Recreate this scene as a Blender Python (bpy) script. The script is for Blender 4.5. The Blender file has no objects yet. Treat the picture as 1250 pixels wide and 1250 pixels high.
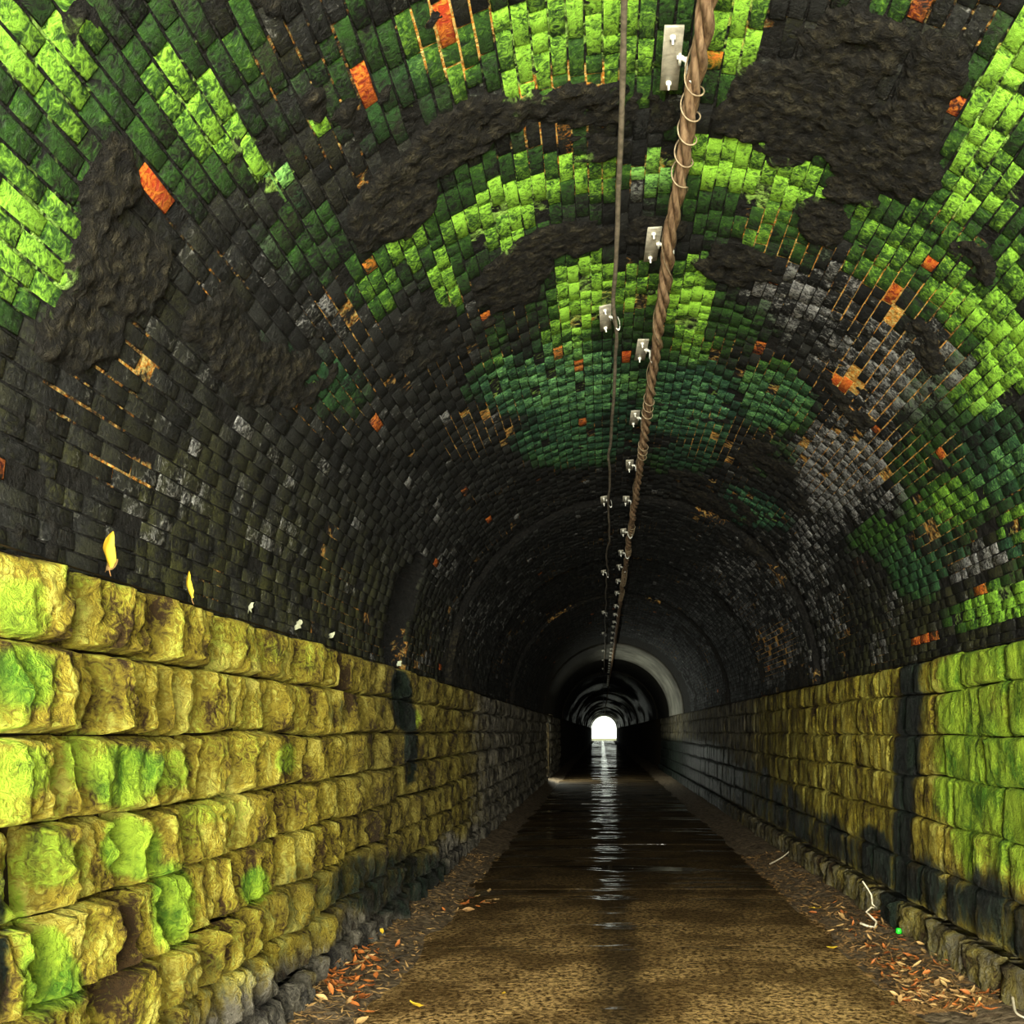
import bpy, math, random
import numpy as np
from mathutils import Matrix, Vector

random.seed(7)
R = np.random.default_rng(11)
scene = bpy.context.scene
COL = scene.collection

# ------------------------------------------------------------------ camera
F = 1200.0                      # focal length in pixels of a 1250 px frame
VX, VY = 735.0, 893.0           # vanishing point of the tunnel in the photograph
CH = 1.8                        # camera height
cam = bpy.data.cameras.new('camera')
cam.sensor_width = 36.0
cam.lens = 36.0 * F / 1250.0
cam.shift_x = -(VX - 625.0) / 1250.0
cam.shift_y = (VY - 625.0) / 1250.0
cam.clip_start, cam.clip_end = 0.05, 600
camo = bpy.data.objects.new('camera', cam)
camo.location = (0, 0, CH)
camo.rotation_euler = (math.radians(90), 0, 0)
COL.objects.link(camo)
scene.camera = camo

# ------------------------------------------------------------------ world, lights, exposure
vs = scene.view_settings
vs.view_transform = 'Standard'
vs.look = 'None'
vs.gamma = 1.0
vs.use_curve_mapping = False
vs.exposure = 0.0
scene.cycles.use_denoising = True
scene.cycles.max_bounces = 6
scene.cycles.sample_clamp_indirect = 4.0

world = bpy.data.worlds.new('overcast_sky')
scene.world = world
world.use_nodes = True
bg = world.node_tree.nodes['Background']
bg.inputs['Color'].default_value = (0.93, 1.0, 0.86, 1)
bg.inputs['Strength'].default_value = 3.0

XC, RAD, ZS = 0.38, 2.37, 2.4   # vault: centre, radius, springing height
XL, XR = -1.99, 2.75            # faces of the two stone walls
Y0, Y1 = -3.4, 190.0            # the two portals


def area(name, loc, rot, sx, sy, power, col, portal=False):
    l = bpy.data.lights.new(name, 'AREA')
    l.shape = 'RECTANGLE'
    l.size, l.size_y = sx, sy
    l.energy = power
    l.color = col
    if portal:
        l.cycles.is_portal = True
    o = bpy.data.objects.new(name, l)
    o.location = loc
    o.rotation_euler = rot
    COL.objects.link(o)
    return o


# daylight through the near portal (behind the camera)
area('entrance_daylight', (0.38, Y0 - 0.3, 2.3), (math.radians(90), 0, 0), 4.4, 4.3, 3900, (1.0, 0.97, 0.80))
# sky sampling through the far portal
area('exit_sky_portal', (0.38, Y1 + 0.2, 2.4), (math.radians(-90), 0, 0), 4.8, 4.8, 1, (1, 1, 1), True)
# added lamp in a made-up side gallery, brightens the pale ring far down
area('added_gallery_lamp', (-2.08, 35.9, 1.3), (0, math.radians(-90), 0), 1.5, 1.1, 210, (0.95, 1.0, 0.85))


# ------------------------------------------------------------------ numeric helpers
def _hash(ix, iy, iz):
    h = (ix * 374761393 + iy * 668265263 + iz * 2147483647 + 1013904223) & 0xFFFFFFFF
    h = ((h ^ (h >> 13)) * 1274126177) & 0xFFFFFFFF
    h = ((h ^ (h >> 16)) * 2246822519) & 0xFFFFFFFF
    return ((h ^ (h >> 15)) & 0xFFFF) / 65535.0


def vnoise(x, y, z):
    xi, yi, zi = np.floor(x).astype(np.int64), np.floor(y).astype(np.int64), np.floor(z).astype(np.int64)
    fx, fy, fz = x - xi, y - yi, z - zi
    fx, fy, fz = (f * f * (3 - 2 * f) for f in (fx, fy, fz))
    out = 0
    for a in (0, 1):
        for b in (0, 1):
            for c in (0, 1):
                w = (fx if a else 1 - fx) * (fy if b else 1 - fy) * (fz if c else 1 - fz)
                out = out + w * _hash(xi + a, yi + b, zi + c)
    return out


def fbm(x, y, z, o=3):
    s, a, t = 0, 1.0, 0
    for k in range(o):
        s = s + a * vnoise(x + 17.3 * k, y - 9.1 * k, z + 4.7 * k)
        t += a
        a *= 0.5
        x, y, z = x * 2.03, y * 2.03, z * 2.03
    return s / t


def sstep(a, b, x):
    t = np.clip((x - a) / (b - a), 0, 1)
    return t * t * (3 - 2 * t)


def proj(x, y, z):
    ys = np.maximum(y, 0.05)
    return VX + F * x / ys, VY - F * (z - CH) / ys


def patches(px, py, lst, wob=0.35, seed=0.0):
    """Largest of a list of soft ellipses (cx, cy, rx, ry, angle, strength)."""
    n1 = fbm(px * 0.03 + seed, py * 0.03, px * 0 + seed, 3) - 0.5
    out = np.zeros_like(px)
    for cx, cy, rx, ry, ang, s in lst:
        c, sn = math.cos(math.radians(ang)), math.sin(math.radians(ang))
        dx, dy = px - cx, py - cy
        u, v = (dx * c + dy * sn) / rx, (-dx * sn + dy * c) / ry
        d = np.sqrt(u * u + v * v) + n1 * wob * 2
        out = np.maximum(out, s * (1 - sstep(0.6, 1.25, d)))
    return out


RINGS = [12.4, 16.5, 21.0, 26.0, 32.5, 39.0, 48.0, 60.0, 75.0, 95.0, 120.0, 150.0]


def ring_off(y):
    """The lining was built in lengths: each ring steps in or out a little."""
    steps = [0.0, -0.07, -0.02, -0.08, -0.03, -0.09, -0.02, -0.09, -0.03, -0.09, -0.03, -0.09, -0.03]
    k = np.searchsorted(np.array(RINGS), y)
    return np.array(steps)[k]


NY0, NY1 = 8.9, 9.95            # refuge recess in the left haunch


def niche(th, y):
    z = ZS + RAD * np.sin(th)
    left = np.cos(th) < 0
    half = (NY1 - NY0) / 2
    u = (y - (NY0 + NY1) / 2) / half
    top = 3.0 + 0.5 * np.sqrt(np.clip(1 - u * u, 0, 1))
    return left & (np.abs(u) < 1) & (z < top)


# ------------------------------------------------------------------ where the growth and stains sit (measured on the photograph)
GREEN = [
    (220, 120, 170, 120, 42, .42), (480, 90, 130, 110, 0, .36), (60, 200, 120, 160, 0, .45), (600, 260, 170, 80, -25, .42), (900, 240, 150, 70, 20, .45), (1180, 280, 110, 160, 25, .45), (780, 400, 190, 90, 0, .42), (720, 60, 200, 90, 0, .5), (1180, 560, 110, 130, 0, .38), (380, 290, 90, 60, 40, .34),
    (45, 60, 70, 75, 40, 1.0), (90, 120, 40, 70, 40, .8), (250, 130, 95, 50, 42, .95), (330, 215, 45, 30, 40, .95), (300, 60, 40, 40, 0, .55),
    (395, 155, 22, 20, 0, .9), (25, 290, 75, 110, 30, 1.0), (70, 330, 35, 50, 0, .8), (30, 390, 40, 30, 0, .7), (560, 90, 50, 45, 0, .62), (510, 60, 25, 50, -10, .6),
    (450, 130, 40, 40, 0, .4), (700, 25, 115, 60, 0, 1.05), (640, 100, 40, 40, 0, .95), (760, 60, 45, 45, 0, .85), (895, 40, 42, 75, 8, 1.05), (880, 95, 25, 30, 0, .6),
    (500, 300, 45, 28, -30, .85), (545, 345, 18, 45, -15, .9), (590, 270, 60, 32, -25, 1.0), (640, 235, 60, 36, -15, 1.05), (610, 290, 30, 30, 0, .95), (720, 210, 50, 32, -5, .95),
    (460, 345, 45, 35, -30, .6), (800, 212, 48, 30, 0, 1.0), (880, 200, 50, 36, 10, 1.1), (935, 225, 60, 44, 20, 1.1), (985, 235, 40, 28, 20, .9), (925, 285, 25, 18, 0, .7), (1000, 210, 40, 30, 0, .55),
    (712, 355, 42, 58, 5, 1.1), (845, 365, 34, 66, 0, 1.1), (775, 350, 32, 36, 0, .85), (690, 410, 36, 30, 0, .8), (850, 430, 40, 30, 0, .75),
    (640, 470, 62, 42, 0, .72), (700, 470, 90, 50, 0, .75), (690, 540, 80, 35, 0, .6), (840, 490, 75, 60, 0, .68), (940, 485, 62, 46, 20, .68), (830, 560, 50, 25, 0, .42), (770, 520, 40, 40, 0, .45),
    (1055, 265, 34, 26, 20, .8), (1100, 300, 60, 36, 40, .72), (1065, 325, 40, 28, 0, .72), (1120, 260, 30, 25, 0, .6), (1160, 290, 30, 30, 0, .6),
    (1235, 70, 32, 70, 25, 1.1), (1205, 160, 36, 80, 25, 1.1), (1180, 230, 30, 55, 25, 1.05), (1225, 240, 32, 40, 0, .85), (1205, 110, 25, 40, 20, .9),
    (1190, 380, 65, 42, 35, .95), (1230, 430, 42, 62, 0, 1.05), (1160, 350, 42, 34, 35, .8), (1205, 480, 45, 30, 0, .9), (1240, 330, 25, 40, 0, .8), (1100, 110, 0.1, .1, 0, 0), (1075, 30, 30, 55, 20, .62),
    (1170, 610, 55, 35, -20, .68), (1240, 560, 32, 40, 0, .7), (1130, 625, 30, 25, 0, .55), (1085, 660, 50, 34, 0, .5), (1120, 700, 45, 35, 0, .5), (1235, 735, 60, 28, -10, 1.0), (1190, 750, 40, 18, -10, .85), (1240, 650, 28, 40, 0, .75),
    (920, 622, 48, 24, 25, .62), (950, 560, 40, 30, 0, .3), (410, 470, 50, 40, 40, .42), (350, 450, 50, 40, 40, .35), (590, 150, 20, 30, 0, .4)]
TEAL = [(690, 500, 130, 80, 0, .8), (640, 470, 60, 40, 0, .7), (840, 500, 80, 70, 0, .9), (940, 490, 60, 40, 0, .7), (920, 622, 60, 30, 25, .9), (800, 215, 40, 20, 0, .4),
        (1200, 690, 50, 22, -25, .9), (1220, 560, 50, 60, 0, .6), (1130, 690, 60, 50, 0, .6), (340, 230, 60, 30, 40, .5), (480, 130, 60, 60, 0, .4), (1060, 740, 30, 30, 0, .6), (380, 420, 80, 60, 40, .6)]
PALE = [
    (195, 655, 8, 7, 0, .8), (210, 600, 12, 7, 0, .7), (240, 605, 10, 7, 0, .7), (440, 715, 8, 8, 0, .8), (300, 520, 12, 8, 0, .6), (330, 668, 10, 7, 0, .6), (225, 545, 20, 12, 20, .45), (560, 760, 14, 14, 0, .4), (170, 640, 30, 20, 0, .35), (1090, 605, 14, 10, 0, .7), (1070, 790, 12, 16, 0, .6), (1000, 800, 14, 30, 0, .5),
    (960, 370, 55, 42, 10, .75), (1005, 345, 40, 30, 0, .55), (1040, 420, 60, 50, 20, .6), (1110, 470, 70, 60, 30, .7), (1060, 520, 50, 40, 0, .6), (1020, 570, 60, 55, 30, .85), (1010, 620, 40, 50, 30, .75),
    (1060, 620, 35, 30, 0, .6), (1140, 420, 50, 40, 30, .55), (1180, 470, 50, 40, 0, .55), (985, 670, 30, 50, -25, .65), (1005, 730, 22, 60, -15, .5), (1200, 680, 40, 16, -25, .85), (1180, 700, 30, 12, -20, .7),
    (1140, 480, 50, 50, 0, .5), (930, 730, 60, 90, -30, .45), (880, 740, 50, 70, -30, .33), (950, 800, 50, 50, 0, .38), (400, 390, 30, 24, 0, .5), (330, 360, 40, 30, 40, .3), (205, 590, 60, 50, 10, .3), (330, 640, 50, 40, 0, .22),
    (545, 690, 14, 26, 30, .45), (570, 760, 30, 60, 20, .25), (620, 760, 40, 70, 20, .2), (250, 460, 14, 10, 0, .5), (760, 500, 50, 40, 0, .4), (430, 720, 12, 10, 0, .6), (515, 805, 14, 10, 0, .5), (1095, 740, 20, 20, 0, .5)]
CRUST = [
    (560, 165, 75, 38, -28, 1), (480, 250, 62, 44, -45, 1), (640, 140, 50, 24, -5, .9), (720, 125, 70, 32, 0, .95), (800, 140, 40, 28, 0, .8), (700, 290, 75, 22, -12, 1), (620, 345, 62, 36, -30, 1), (790, 282, 50, 18, 0, .8),
    (525, 420, 62, 38, -40, .8), (990, 130, 95, 70, 15, 1), (1075, 200, 85, 62, 25, 1), (930, 150, 70, 26, 8, .95), (1040, 60, 70, 60, 0, .8), (1140, 90, 40, 90, 20, .85), (900, 320, 60, 34, 15, .8), (1000, 270, 36, 26, 20, .7),
    (140, 320, 72, 60, 40, 1), (135, 220, 40, 60, 20, .95), (100, 30, 30, 35, 0, .9), (95, 410, 60, 45, 0, .9), (290, 430, 80, 45, 40, .75), (380, 480, 60, 50, 30, .6), (270, 370, 60, 30, 40, .55), (1185, 320, 36, 22, 40, .8),
    (1125, 420, 20, 46, -40, .8), (1030, 480, 30, 60, -35, .5), (940, 565, 50, 24, 20, .7), (985, 620, 26, 50, -30, .5), (60, 520, 70, 30, 20, .5), (720, 180, 60, 20, 0, .5)]
ORANGE = [
    (541, 35, 13, 48, -8, 1.0), (522, 60, 8, 22, -8, .6), (498, 96, 9, 16, 0, .9), (440, 105, 12, 26, -25, .8), (190, 228, 15, 36, -32, 1.0), (360, 347, 8, 10, 0, .8), (1027, 465, 15, 20, 35, 1.15), (1136, 328, 28, 13, 35, 1.1), (1100, 300, 22, 12, 20, .9),
    (1084, 360, 16, 10, -30, .8), (1105, 12, 12, 16, 30, 1.0), (959, 153, 9, 17, 18, .85), (634, 42, 8, 11, 0, .7), (495, 466, 7, 9, 0, 1.0), (710, 447, 24, 9, 0, .7), (766, 433, 9, 6, 0, .9), (1122, 517, 12, 9, 0, .9), (1153, 556, 11, 16, 0, .7),
    (1070, 522, 8, 8, 0, .7), (1127, 781, 26, 9, -8, .75), (565, 600, 8, 9, 0, .5), (674, 604, 6, 6, 0, .7), (690, 175, 20, 8, 0, .6), (835, 345, 8, 8, 0, .5), (470, 95, 6, 12, 0, .5), (15, 270, 20, 24, 0, .45), (500, 690, 9, 9, 0, .6), (1050, 690, 20, 24, 0, .35)]
GLOW = [  # rusty and limey joints
    (690, 120, 90, 60, 0, .9), (550, 40, 60, 60, 0, 1.0), (1080, 370, 75, 60, 30, 1.0), (1060, 470, 70, 60, 20, 1.0), (1140, 440, 60, 60, 0, .8), (1100, 560, 80, 50, 0, .8), (1020, 560, 60, 60, 0, .7), (960, 290, 80, 40, 10, .8), (160, 450, 40, 24, 0, .7), (140, 570, 60, 22, 20, .8),
    (60, 425, 50, 20, 30, .6), (420, 390, 60, 50, 40, .6), (590, 520, 70, 40, -20, .7), (590, 370, 60, 40, -30, .5), (720, 200, 110, 50, 0, .6), (950, 790, 40, 44, 0, .9), (850, 690, 60, 60, 0, .2), (890, 540, 70, 40, 10, .7), (780, 370, 60, 60, 0, .5), (1150, 660, 60, 50, 0, .6), (730, 560, 120, 40, 0, .4), (270, 340, 60, 40, 40, .5)]
MOSS_L = [
    (30, 740, 40, 45, 0, .8), (95, 700, 25, 25, 0, .5), (30, 830, 48, 45, 0, .95), (140, 730, 30, 30, 0, .4), (30, 940, 50, 40, 0, .8), (100, 930, 30, 40, 0, .7), (150, 945, 55, 45, 0, .9), (215, 940, 25, 30, 0, .7), (60, 1050, 60, 45, 0, .7),
    (160, 1035, 40, 45, 0, 1.05), (60, 1190, 45, 60, 0, 1.0), (210, 1110, 32, 60, 0, .95), (310, 1080, 20, 26, 0, .95), (350, 925, 16, 24, 0, .7), (260, 990, 50, 20, 0, .5), (300, 785, 60, 25, 20, .4), (380, 800, 30, 24, 0, .4), (15, 1110, 20, 40, 0, .7), (505, 880, 12, 14, 0, .6), (230, 1010, 24, 30, 0, .4), (115, 1140, 20, 40, 0, .4)]
DARK_L = [(480, 1080, 110, 50, 0, .7), (490, 850, 14, 40, 0, 1.0), (502, 920, 10, 60, 0, .9), (415, 870, 16, 20, 0, .5), (370, 1110, 60, 70, 0, .5), (250, 1200, 40, 50, 0, .45), (0, 1180, 16, 80, 0, .8), (430, 1020, 14, 30, 0, .3), (300, 1150, 50, 40, 0, .35)]


def patch_world(px, py, y, lst, **k):
    inside = (px > -120) & (px < 1370) & (py > -120) & (py < 1370) & (y > 1.0)
    return patches(px, py, lst, **k) * inside


# ------------------------------------------------------------------ material helpers
class NT:
    def __init__(s, name):
        s.m = bpy.data.materials.new(name)
        s.m.use_nodes = True
        s.t = s.m.node_tree
        s.b = s.t.nodes['Principled BSDF']
        s.geo = s.t.nodes.new('ShaderNodeNewGeometry')

    def n(s, kind, **kw):
        nd = s.t.nodes.new(kind)
        for k, v in kw.items():
            setattr(nd, k, v)
        return nd

    def put(s, sock, v):
        if isinstance(v, bpy.types.NodeSocket):
            s.t.links.new(v, sock)
        else:
            sock.default_value = v

    def math(s, op, a, b=0.0, c=0.0, clamp=False):
        nd = s.n('ShaderNodeMath', operation=op, use_clamp=clamp)
        for i, v in enumerate((a, b, c)):
            s.put(nd.inputs[i], v)
        return nd.outputs[0]

    def noise(s, scale, detail=4, rough=0.55, dist=0.0, stretch=None):
        nd = s.n('ShaderNodeTexNoise')
        nd.inputs['Scale'].default_value = scale
        nd.inputs['Detail'].default_value = detail
        nd.inputs['Roughness'].default_value = rough
        nd.inputs['Distortion'].default_value = dist
        src = s.geo.outputs['Position']
        if stretch:
            mp = s.n('ShaderNodeVectorMath', operation='MULTIPLY')
            s.put(mp.inputs[0], src)
            mp.inputs[1].default_value = stretch
            src = mp.outputs[0]
        s.t.links.new(src, nd.inputs['Vector'])
        return nd.outputs['Fac']

    def ramp(s, v, a, b, lo=0.0, hi=1.0):
        nd = s.n('ShaderNodeMapRange', interpolation_type='SMOOTHSTEP')
        s.put(nd.inputs['Value'], v)
        nd.inputs['From Min'].default_value, nd.inputs['From Max'].default_value = a, b
        nd.inputs['To Min'].default_value, nd.inputs['To Max'].default_value = lo, hi
        return nd.outputs['Result']

    def mix(s, f, a, b, blend='MIX'):
        nd = s.n('ShaderNodeMix', data_type='RGBA', blend_type=blend)
        s.put(nd.inputs['Factor'], f)
        s.put(nd.inputs['A'], a if isinstance(a, bpy.types.NodeSocket) else (*a, 1))
        s.put(nd.inputs['B'], b if isinstance(b, bpy.types.NodeSocket) else (*b, 1))
        return nd.outputs['Result']

    def attr(s, name):
        nd = s.n('ShaderNodeAttribute', attribute_name=name)
        sp = s.n('ShaderNodeSeparateColor')
        s.t.links.new(nd.outputs['Color'], sp.inputs[0])
        return sp.outputs[0], sp.outputs[1], sp.outputs[2], nd.outputs['Alpha']

    def bump(s, h, dist, strength=1.0):
        nd = s.n('ShaderNodeBump')
        nd.inputs['Distance'].default_value = dist
        nd.inputs['Strength'].default_value = strength
        s.put(nd.inputs['Height'], h)
        s.t.links.new(nd.outputs[0], s.b.inputs['Normal'])

    def done(s, col, rough=0.8, spec=0.3, metal=0.0):
        s.put(s.b.inputs['Base Color'], col if isinstance(col, bpy.types.NodeSocket) else (*col, 1))
        s.put(s.b.inputs['Roughness'], rough)
        s.put(s.b.inputs['Specular IOR Level'], spec)
        s.b.inputs['Metallic'].default_value = metal
        return s.m


def mat_brick():
    t = NT('sooty_mossy_brick')
    r, g, b, a = t.attr('mix')
    r2, g2, b2, a2 = t.attr('extra')
    oi = t.n('ShaderNodeObjectInfo')
    sp = t.n('ShaderNodeSeparateColor')
    t.t.links.new(oi.outputs['Color'], sp.inputs[0])
    moss = t.math('MULTIPLY', r, sp.outputs[0])
    rust = t.math('MULTIPLY', g, sp.outputs[1])
    pale = t.math('MULTIPLY', b, sp.outputs[2])
    rnd = t.math('MULTIPLY', a, oi.outputs['Alpha'])
    n1, n2 = t.noise(5.0, 5), t.noise(30.0, 7, 0.68, 1.4)
    n5 = t.noise(7.0, 5, .65, .8)
    grit = t.math('MULTIPLY_ADD', n2, 4.4, -2.2)          # about -0.9 .. 0.9
    blot = t.math('MULTIPLY_ADD', n5, 3.0, -1.5)
    base = t.mix(t.ramp(t.math('MULTIPLY_ADD', grit, .25, t.math('MULTIPLY', rnd, n1)), .0, .7), (0.0018, 0.002, 0.002), (0.019, 0.020, 0.018))
    base = t.mix(t.math('MULTIPLY', r2, t.ramp(t.math('MULTIPLY_ADD', grit, .3, n1), .35, .75)), base, (0.048, 0.050, 0.011))
    sc = t.ramp(t.math('ADD', blot, t.math('MULTIPLY_ADD', grit, .5, t.math('MULTIPLY', rnd, .25))), .75, 1.3, 0, .55)
    base = t.mix(sc, base, (0.085, 0.09, 0.082))
    pf = t.ramp(t.math('ADD', pale, t.math('MULTIPLY_ADD', blot, .7, t.math('MULTIPLY_ADD', grit, .5, t.math('MULTIPLY_ADD', rnd, .5, -0.32)))), .3, .95)
    base = t.mix(pf, base, t.mix(t.ramp(n2, .38, .64), (0.045, 0.045, 0.050), (0.34, 0.34, 0.33)))
    mf = t.math('MULTIPLY_ADD', moss, t.math('MULTIPLY_ADD', rnd, .22, .74), t.math('MULTIPLY', t.math('ADD', t.math('MULTIPLY', grit, .62), t.math('MULTIPLY', blot, .62)), t.math('MULTIPLY_ADD', moss, .85, .06)))
    low = t.ramp(mf, .16, .46)
    hi = t.ramp(mf, .44, 1.12)
    dk = t.mix(g2, (0.022, 0.075, 0.008), (0.014, 0.060, 0.036))
    lt = t.mix(g2, (0.33, 0.68, 0.055), (0.22, 0.56, 0.22))
    base = t.mix(low, base, dk)
    base = t.mix(hi, base, lt)
    rf = t.ramp(t.math('ADD', rust, t.math('MULTIPLY_ADD', blot, .35, t.math('MULTIPLY', grit, .3))), .40, .85)
    base = t.mix(rf, base, t.mix(t.ramp(n2, .4, .62), (0.42, 0.035, 0.006), (0.75, 0.24, 0.025)))
    t.bump(t.math('ADD', n2, t.math('MULTIPLY', n5, .6)), 0.035, 1.0)
    return t.done(base, t.ramp(n1, .3, .7, .5, .85), 0.22)


def mat_mortar():
    t = NT('vault_mortar_and_crust')
    r, g, b, a = t.attr('mix')
    n1, n2, n3 = t.noise(6.0, 5), t.noise(40.0, 6, 0.65, 1.5), t.noise(16, 5, .6, .8)
    vor = t.n('ShaderNodeTexVoronoi', feature='SMOOTH_F1')
    vor.inputs['Scale'].default_value = 24.0
    wv = t.n('ShaderNodeVectorMath', operation='MULTIPLY_ADD')
    cm = t.n('ShaderNodeCombineXYZ')
    for i_ in range(3):
        t.put(cm.inputs[i_], (n2, n3, n1)[i_])
    t.put(wv.inputs[0], cm.outputs[0])
    wv.inputs[1].default_value = (.10, .10, .10)
    t.put(wv.inputs[2], t.geo.outputs['Position'])
    t.t.links.new(wv.outputs[0], vor.inputs['Vector'])
    cell = vor.outputs['Distance']
    base = t.mix(n1, (0.002, 0.002, 0.002), (0.013, 0.012, 0.010))
    base = t.mix(t.ramp(t.math('MULTIPLY_ADD', n3, 1.6, t.math('MULTIPLY', r, .7)), 1.25, 1.6), base, (0.38, 0.66, 0.12))
    gl = t.ramp(t.math('MULTIPLY_ADD', n1, .6, t.math('MULTIPLY_ADD', n3, 1.2, g)), 1.25, 1.6)
    base = t.mix(gl, base, t.mix(t.ramp(n2, .42, .58), (0.80, 0.28, 0.02), (0.85, 0.66, 0.22)))
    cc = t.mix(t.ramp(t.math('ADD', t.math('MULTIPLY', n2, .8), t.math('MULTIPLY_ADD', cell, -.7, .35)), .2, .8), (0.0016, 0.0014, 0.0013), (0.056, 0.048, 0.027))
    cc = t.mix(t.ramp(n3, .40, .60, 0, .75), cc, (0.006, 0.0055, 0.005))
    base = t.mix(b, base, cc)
    base = t.mix(a, base, t.mix(n3, (0.25, 0.24, 0.20), (0.60, 0.58, 0.48)))
    t.bump(t.math('ADD', t.math('MULTIPLY', n2, .7), t.math('MULTIPLY_ADD', cell, -1.2, n3)), 0.06, 1.0)
    sp = t.n('ShaderNodeSeparateXYZ')
    t.t.links.new(t.geo.outputs['Position'], sp.inputs[0])
    damp = t.math('MULTIPLY', t.ramp(sp.outputs[1], 38, 60), t.ramp(t.noise(1.0, 3, .5, 0, (.5, .12, .5)), .42, .6))
    return t.done(base, t.ramp(damp, 0, 1, .8, .32), t.ramp(damp, 0, 1, .2, .5))


def mat_stone():
    t = NT('mossy_sandstone')
    r, g, b, a = t.attr('mix')
    n1, n2 = t.noise(3.2, 5), t.noise(24.0, 7, .66, 1.6)
    n4 = t.noise(9.0, 5, .6, .6, (1, 1, .28))
    n6 = t.noise(65.0, 5, .65, 1.0)
    v = t.math('ADD', t.math('MULTIPLY', n1, .45), t.math('ADD', t.math('MULTIPLY', n2, .35), t.math('MULTIPLY', n4, .35)))
    base = t.mix(t.ramp(v, .47, .585), (0.060, 0.030, 0.004), (0.43, 0.335, 0.028))
    base = t.mix(t.ramp(v, .575, .67), base, (0.80, 0.71, 0.14))
    base = t.mix(t.ramp(a, 0, 1, .0, .72), base, t.mix(t.ramp(v, .5, .66), (0.022, 0.016, 0.006), (0.145, 0.110, 0.024)))  # darker stone by alpha, paints the left wall's fading light
    grit = t.math('MULTIPLY_ADD', n2, 2.4, -1.2)
    str_ = t.math('MULTIPLY_ADD', n4, 2.0, -1.0)
    mf = t.ramp(t.math('ADD', r, t.math('ADD', t.math('MULTIPLY', grit, .45), t.math('MULTIPLY', str_, .40))), .25, .95)
    base = t.mix(mf, base, t.mix(t.ramp(v, .46, .66), (0.10, 0.27, 0.012), (0.52, 0.76, 0.05)))
    gf = t.ramp(t.math('ADD', b, t.math('ADD', t.math('MULTIPLY', str_, .6), t.math('MULTIPLY', grit, .25))), .25, .9)
    base = t.mix(gf, base, t.mix(t.ramp(v, .46, .68), (0.020, 0.019, 0.019), (0.26, 0.235, 0.18)))
    df = t.ramp(t.math('ADD', g, t.math('ADD', t.math('MULTIPLY', str_, .45), t.math('MULTIPLY', grit, .15))), .3, .8)
    base = t.mix(df, base, t.mix(t.ramp(v, .5, .7), (0.005, 0.008, 0.007), (0.030, 0.046, 0.032)))
    t.bump(t.math('ADD', t.math('MULTIPLY', n6, .35), t.math('ADD', t.math('MULTIPLY', n2, 1.0), t.math('MULTIPLY', n4, 1.0))), 0.14, 1.0)
    return t.done(base, t.ramp(df, 0, 1, .85, .45), .25)


def mat_simple(name, c1, c2, scale=12, rough=.7, spec=.3, metal=0.0, bump=0.0, stretch=None):
    t = NT(name)
    n = t.noise(scale, 5, .6, .5, stretch)
    if bump:
        t.bump(n, bump)
    return t.done(t.mix(t.ramp(n, .3, .7), c1, c2), rough, spec, metal)


def mat_road():
    t = NT('wet_worn_concrete')
    sp = t.n('ShaderNodeSeparateXYZ')
    t.t.links.new(t.geo.outputs['Position'], sp.inputs[0])
    x, y = sp.outputs[0], sp.outputs[1]
    n1, n2 = t.noise(1.2, 4, .6), t.noise(26.0, 5, .65, .6)
    n3 = t.noise(70.0, 3)
    n4 = t.noise(1.0, 5, .65, .3, (.30, 1.9, 1))
    base = t.mix(t.ramp(n2, .38, .66), (0.050, 0.028, 0.008), (0.74, 0.48, 0.19))
    base = t.mix(t.ramp(n1, .38, .60, 0, .72), base, (0.055, 0.029, 0.008))
    base = t.mix(t.ramp(n3, .64, .72, 0, .8), base, (0.62, 0.50, 0.28))
    strip = t.math('MULTIPLY', t.ramp(t.math('ABSOLUTE', t.math('SUBTRACT', x, t.math('MULTIPLY_ADD', n1, .25, .0))), .06, .28, 1, 0), .6)
    base = t.mix(strip, base, (0.018, 0.014, 0.009))
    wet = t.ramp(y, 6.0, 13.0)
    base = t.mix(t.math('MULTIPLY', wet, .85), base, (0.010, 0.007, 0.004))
    pud = t.ramp(t.math('ADD', n4, t.math('MULTIPLY_ADD', wet, .10, t.math('MULTIPLY_ADD', strip, .10, -.10))), .53, .60)
    rough = t.ramp(pud, 0, 1, .8, .06)
    rip = t.noise(1.0, 3, .5, 0, (.10, 6.0, 1))
    dry = t.math('SUBTRACT', 1.0, pud)
    h = t.math('ADD', t.math('MULTIPLY', t.math('MULTIPLY', n2, dry), .014), t.math('MULTIPLY', rip, .005))
    t.bump(h, 1.0, 1.0)
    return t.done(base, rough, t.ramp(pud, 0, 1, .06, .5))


M_BRICK, M_MORTAR, M_STONE, M_ROAD = mat_brick(), mat_mortar(), mat_stone(), mat_road()
M_BACK = mat_simple('dark_wall_core', (0.012, 0.008, 0.003), (0.06, 0.04, 0.012), 9, .9, .2, 0, .02)
M_VERGE = mat_simple('silty_gutter_earth', (0.040, 0.027, 0.015), (0.21, 0.155, 0.095), 14, .85, .2, 0, .03)
M_PLATE = mat_simple('dull_galvanised_plate', (0.30, 0.28, 0.22), (0.55, 0.52, 0.42), 20, .55, .5, .25)
M_CLAMP = mat_simple('bright_zinc_clamp', (0.65, 0.65, 0.58), (0.85, 0.85, 0.78), 20, .4, .5, .2)
M_CABLE = mat_simple('weathered_brown_cable', (0.10, 0.055, 0.03), (0.36, 0.24, 0.14), 18, .75, .25, 0, .004, (3, .4, 3))
M_WIRE = mat_simple('pale_binding_wire', (0.15, 0.11, 0.065), (0.33, 0.26, 0.16), 30, .55, .4)
M_THIN = mat_simple('grey_brown_thin_cable', (0.10, 0.085, 0.06), (0.24, 0.20, 0.15), 18, .7, .3)
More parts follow.
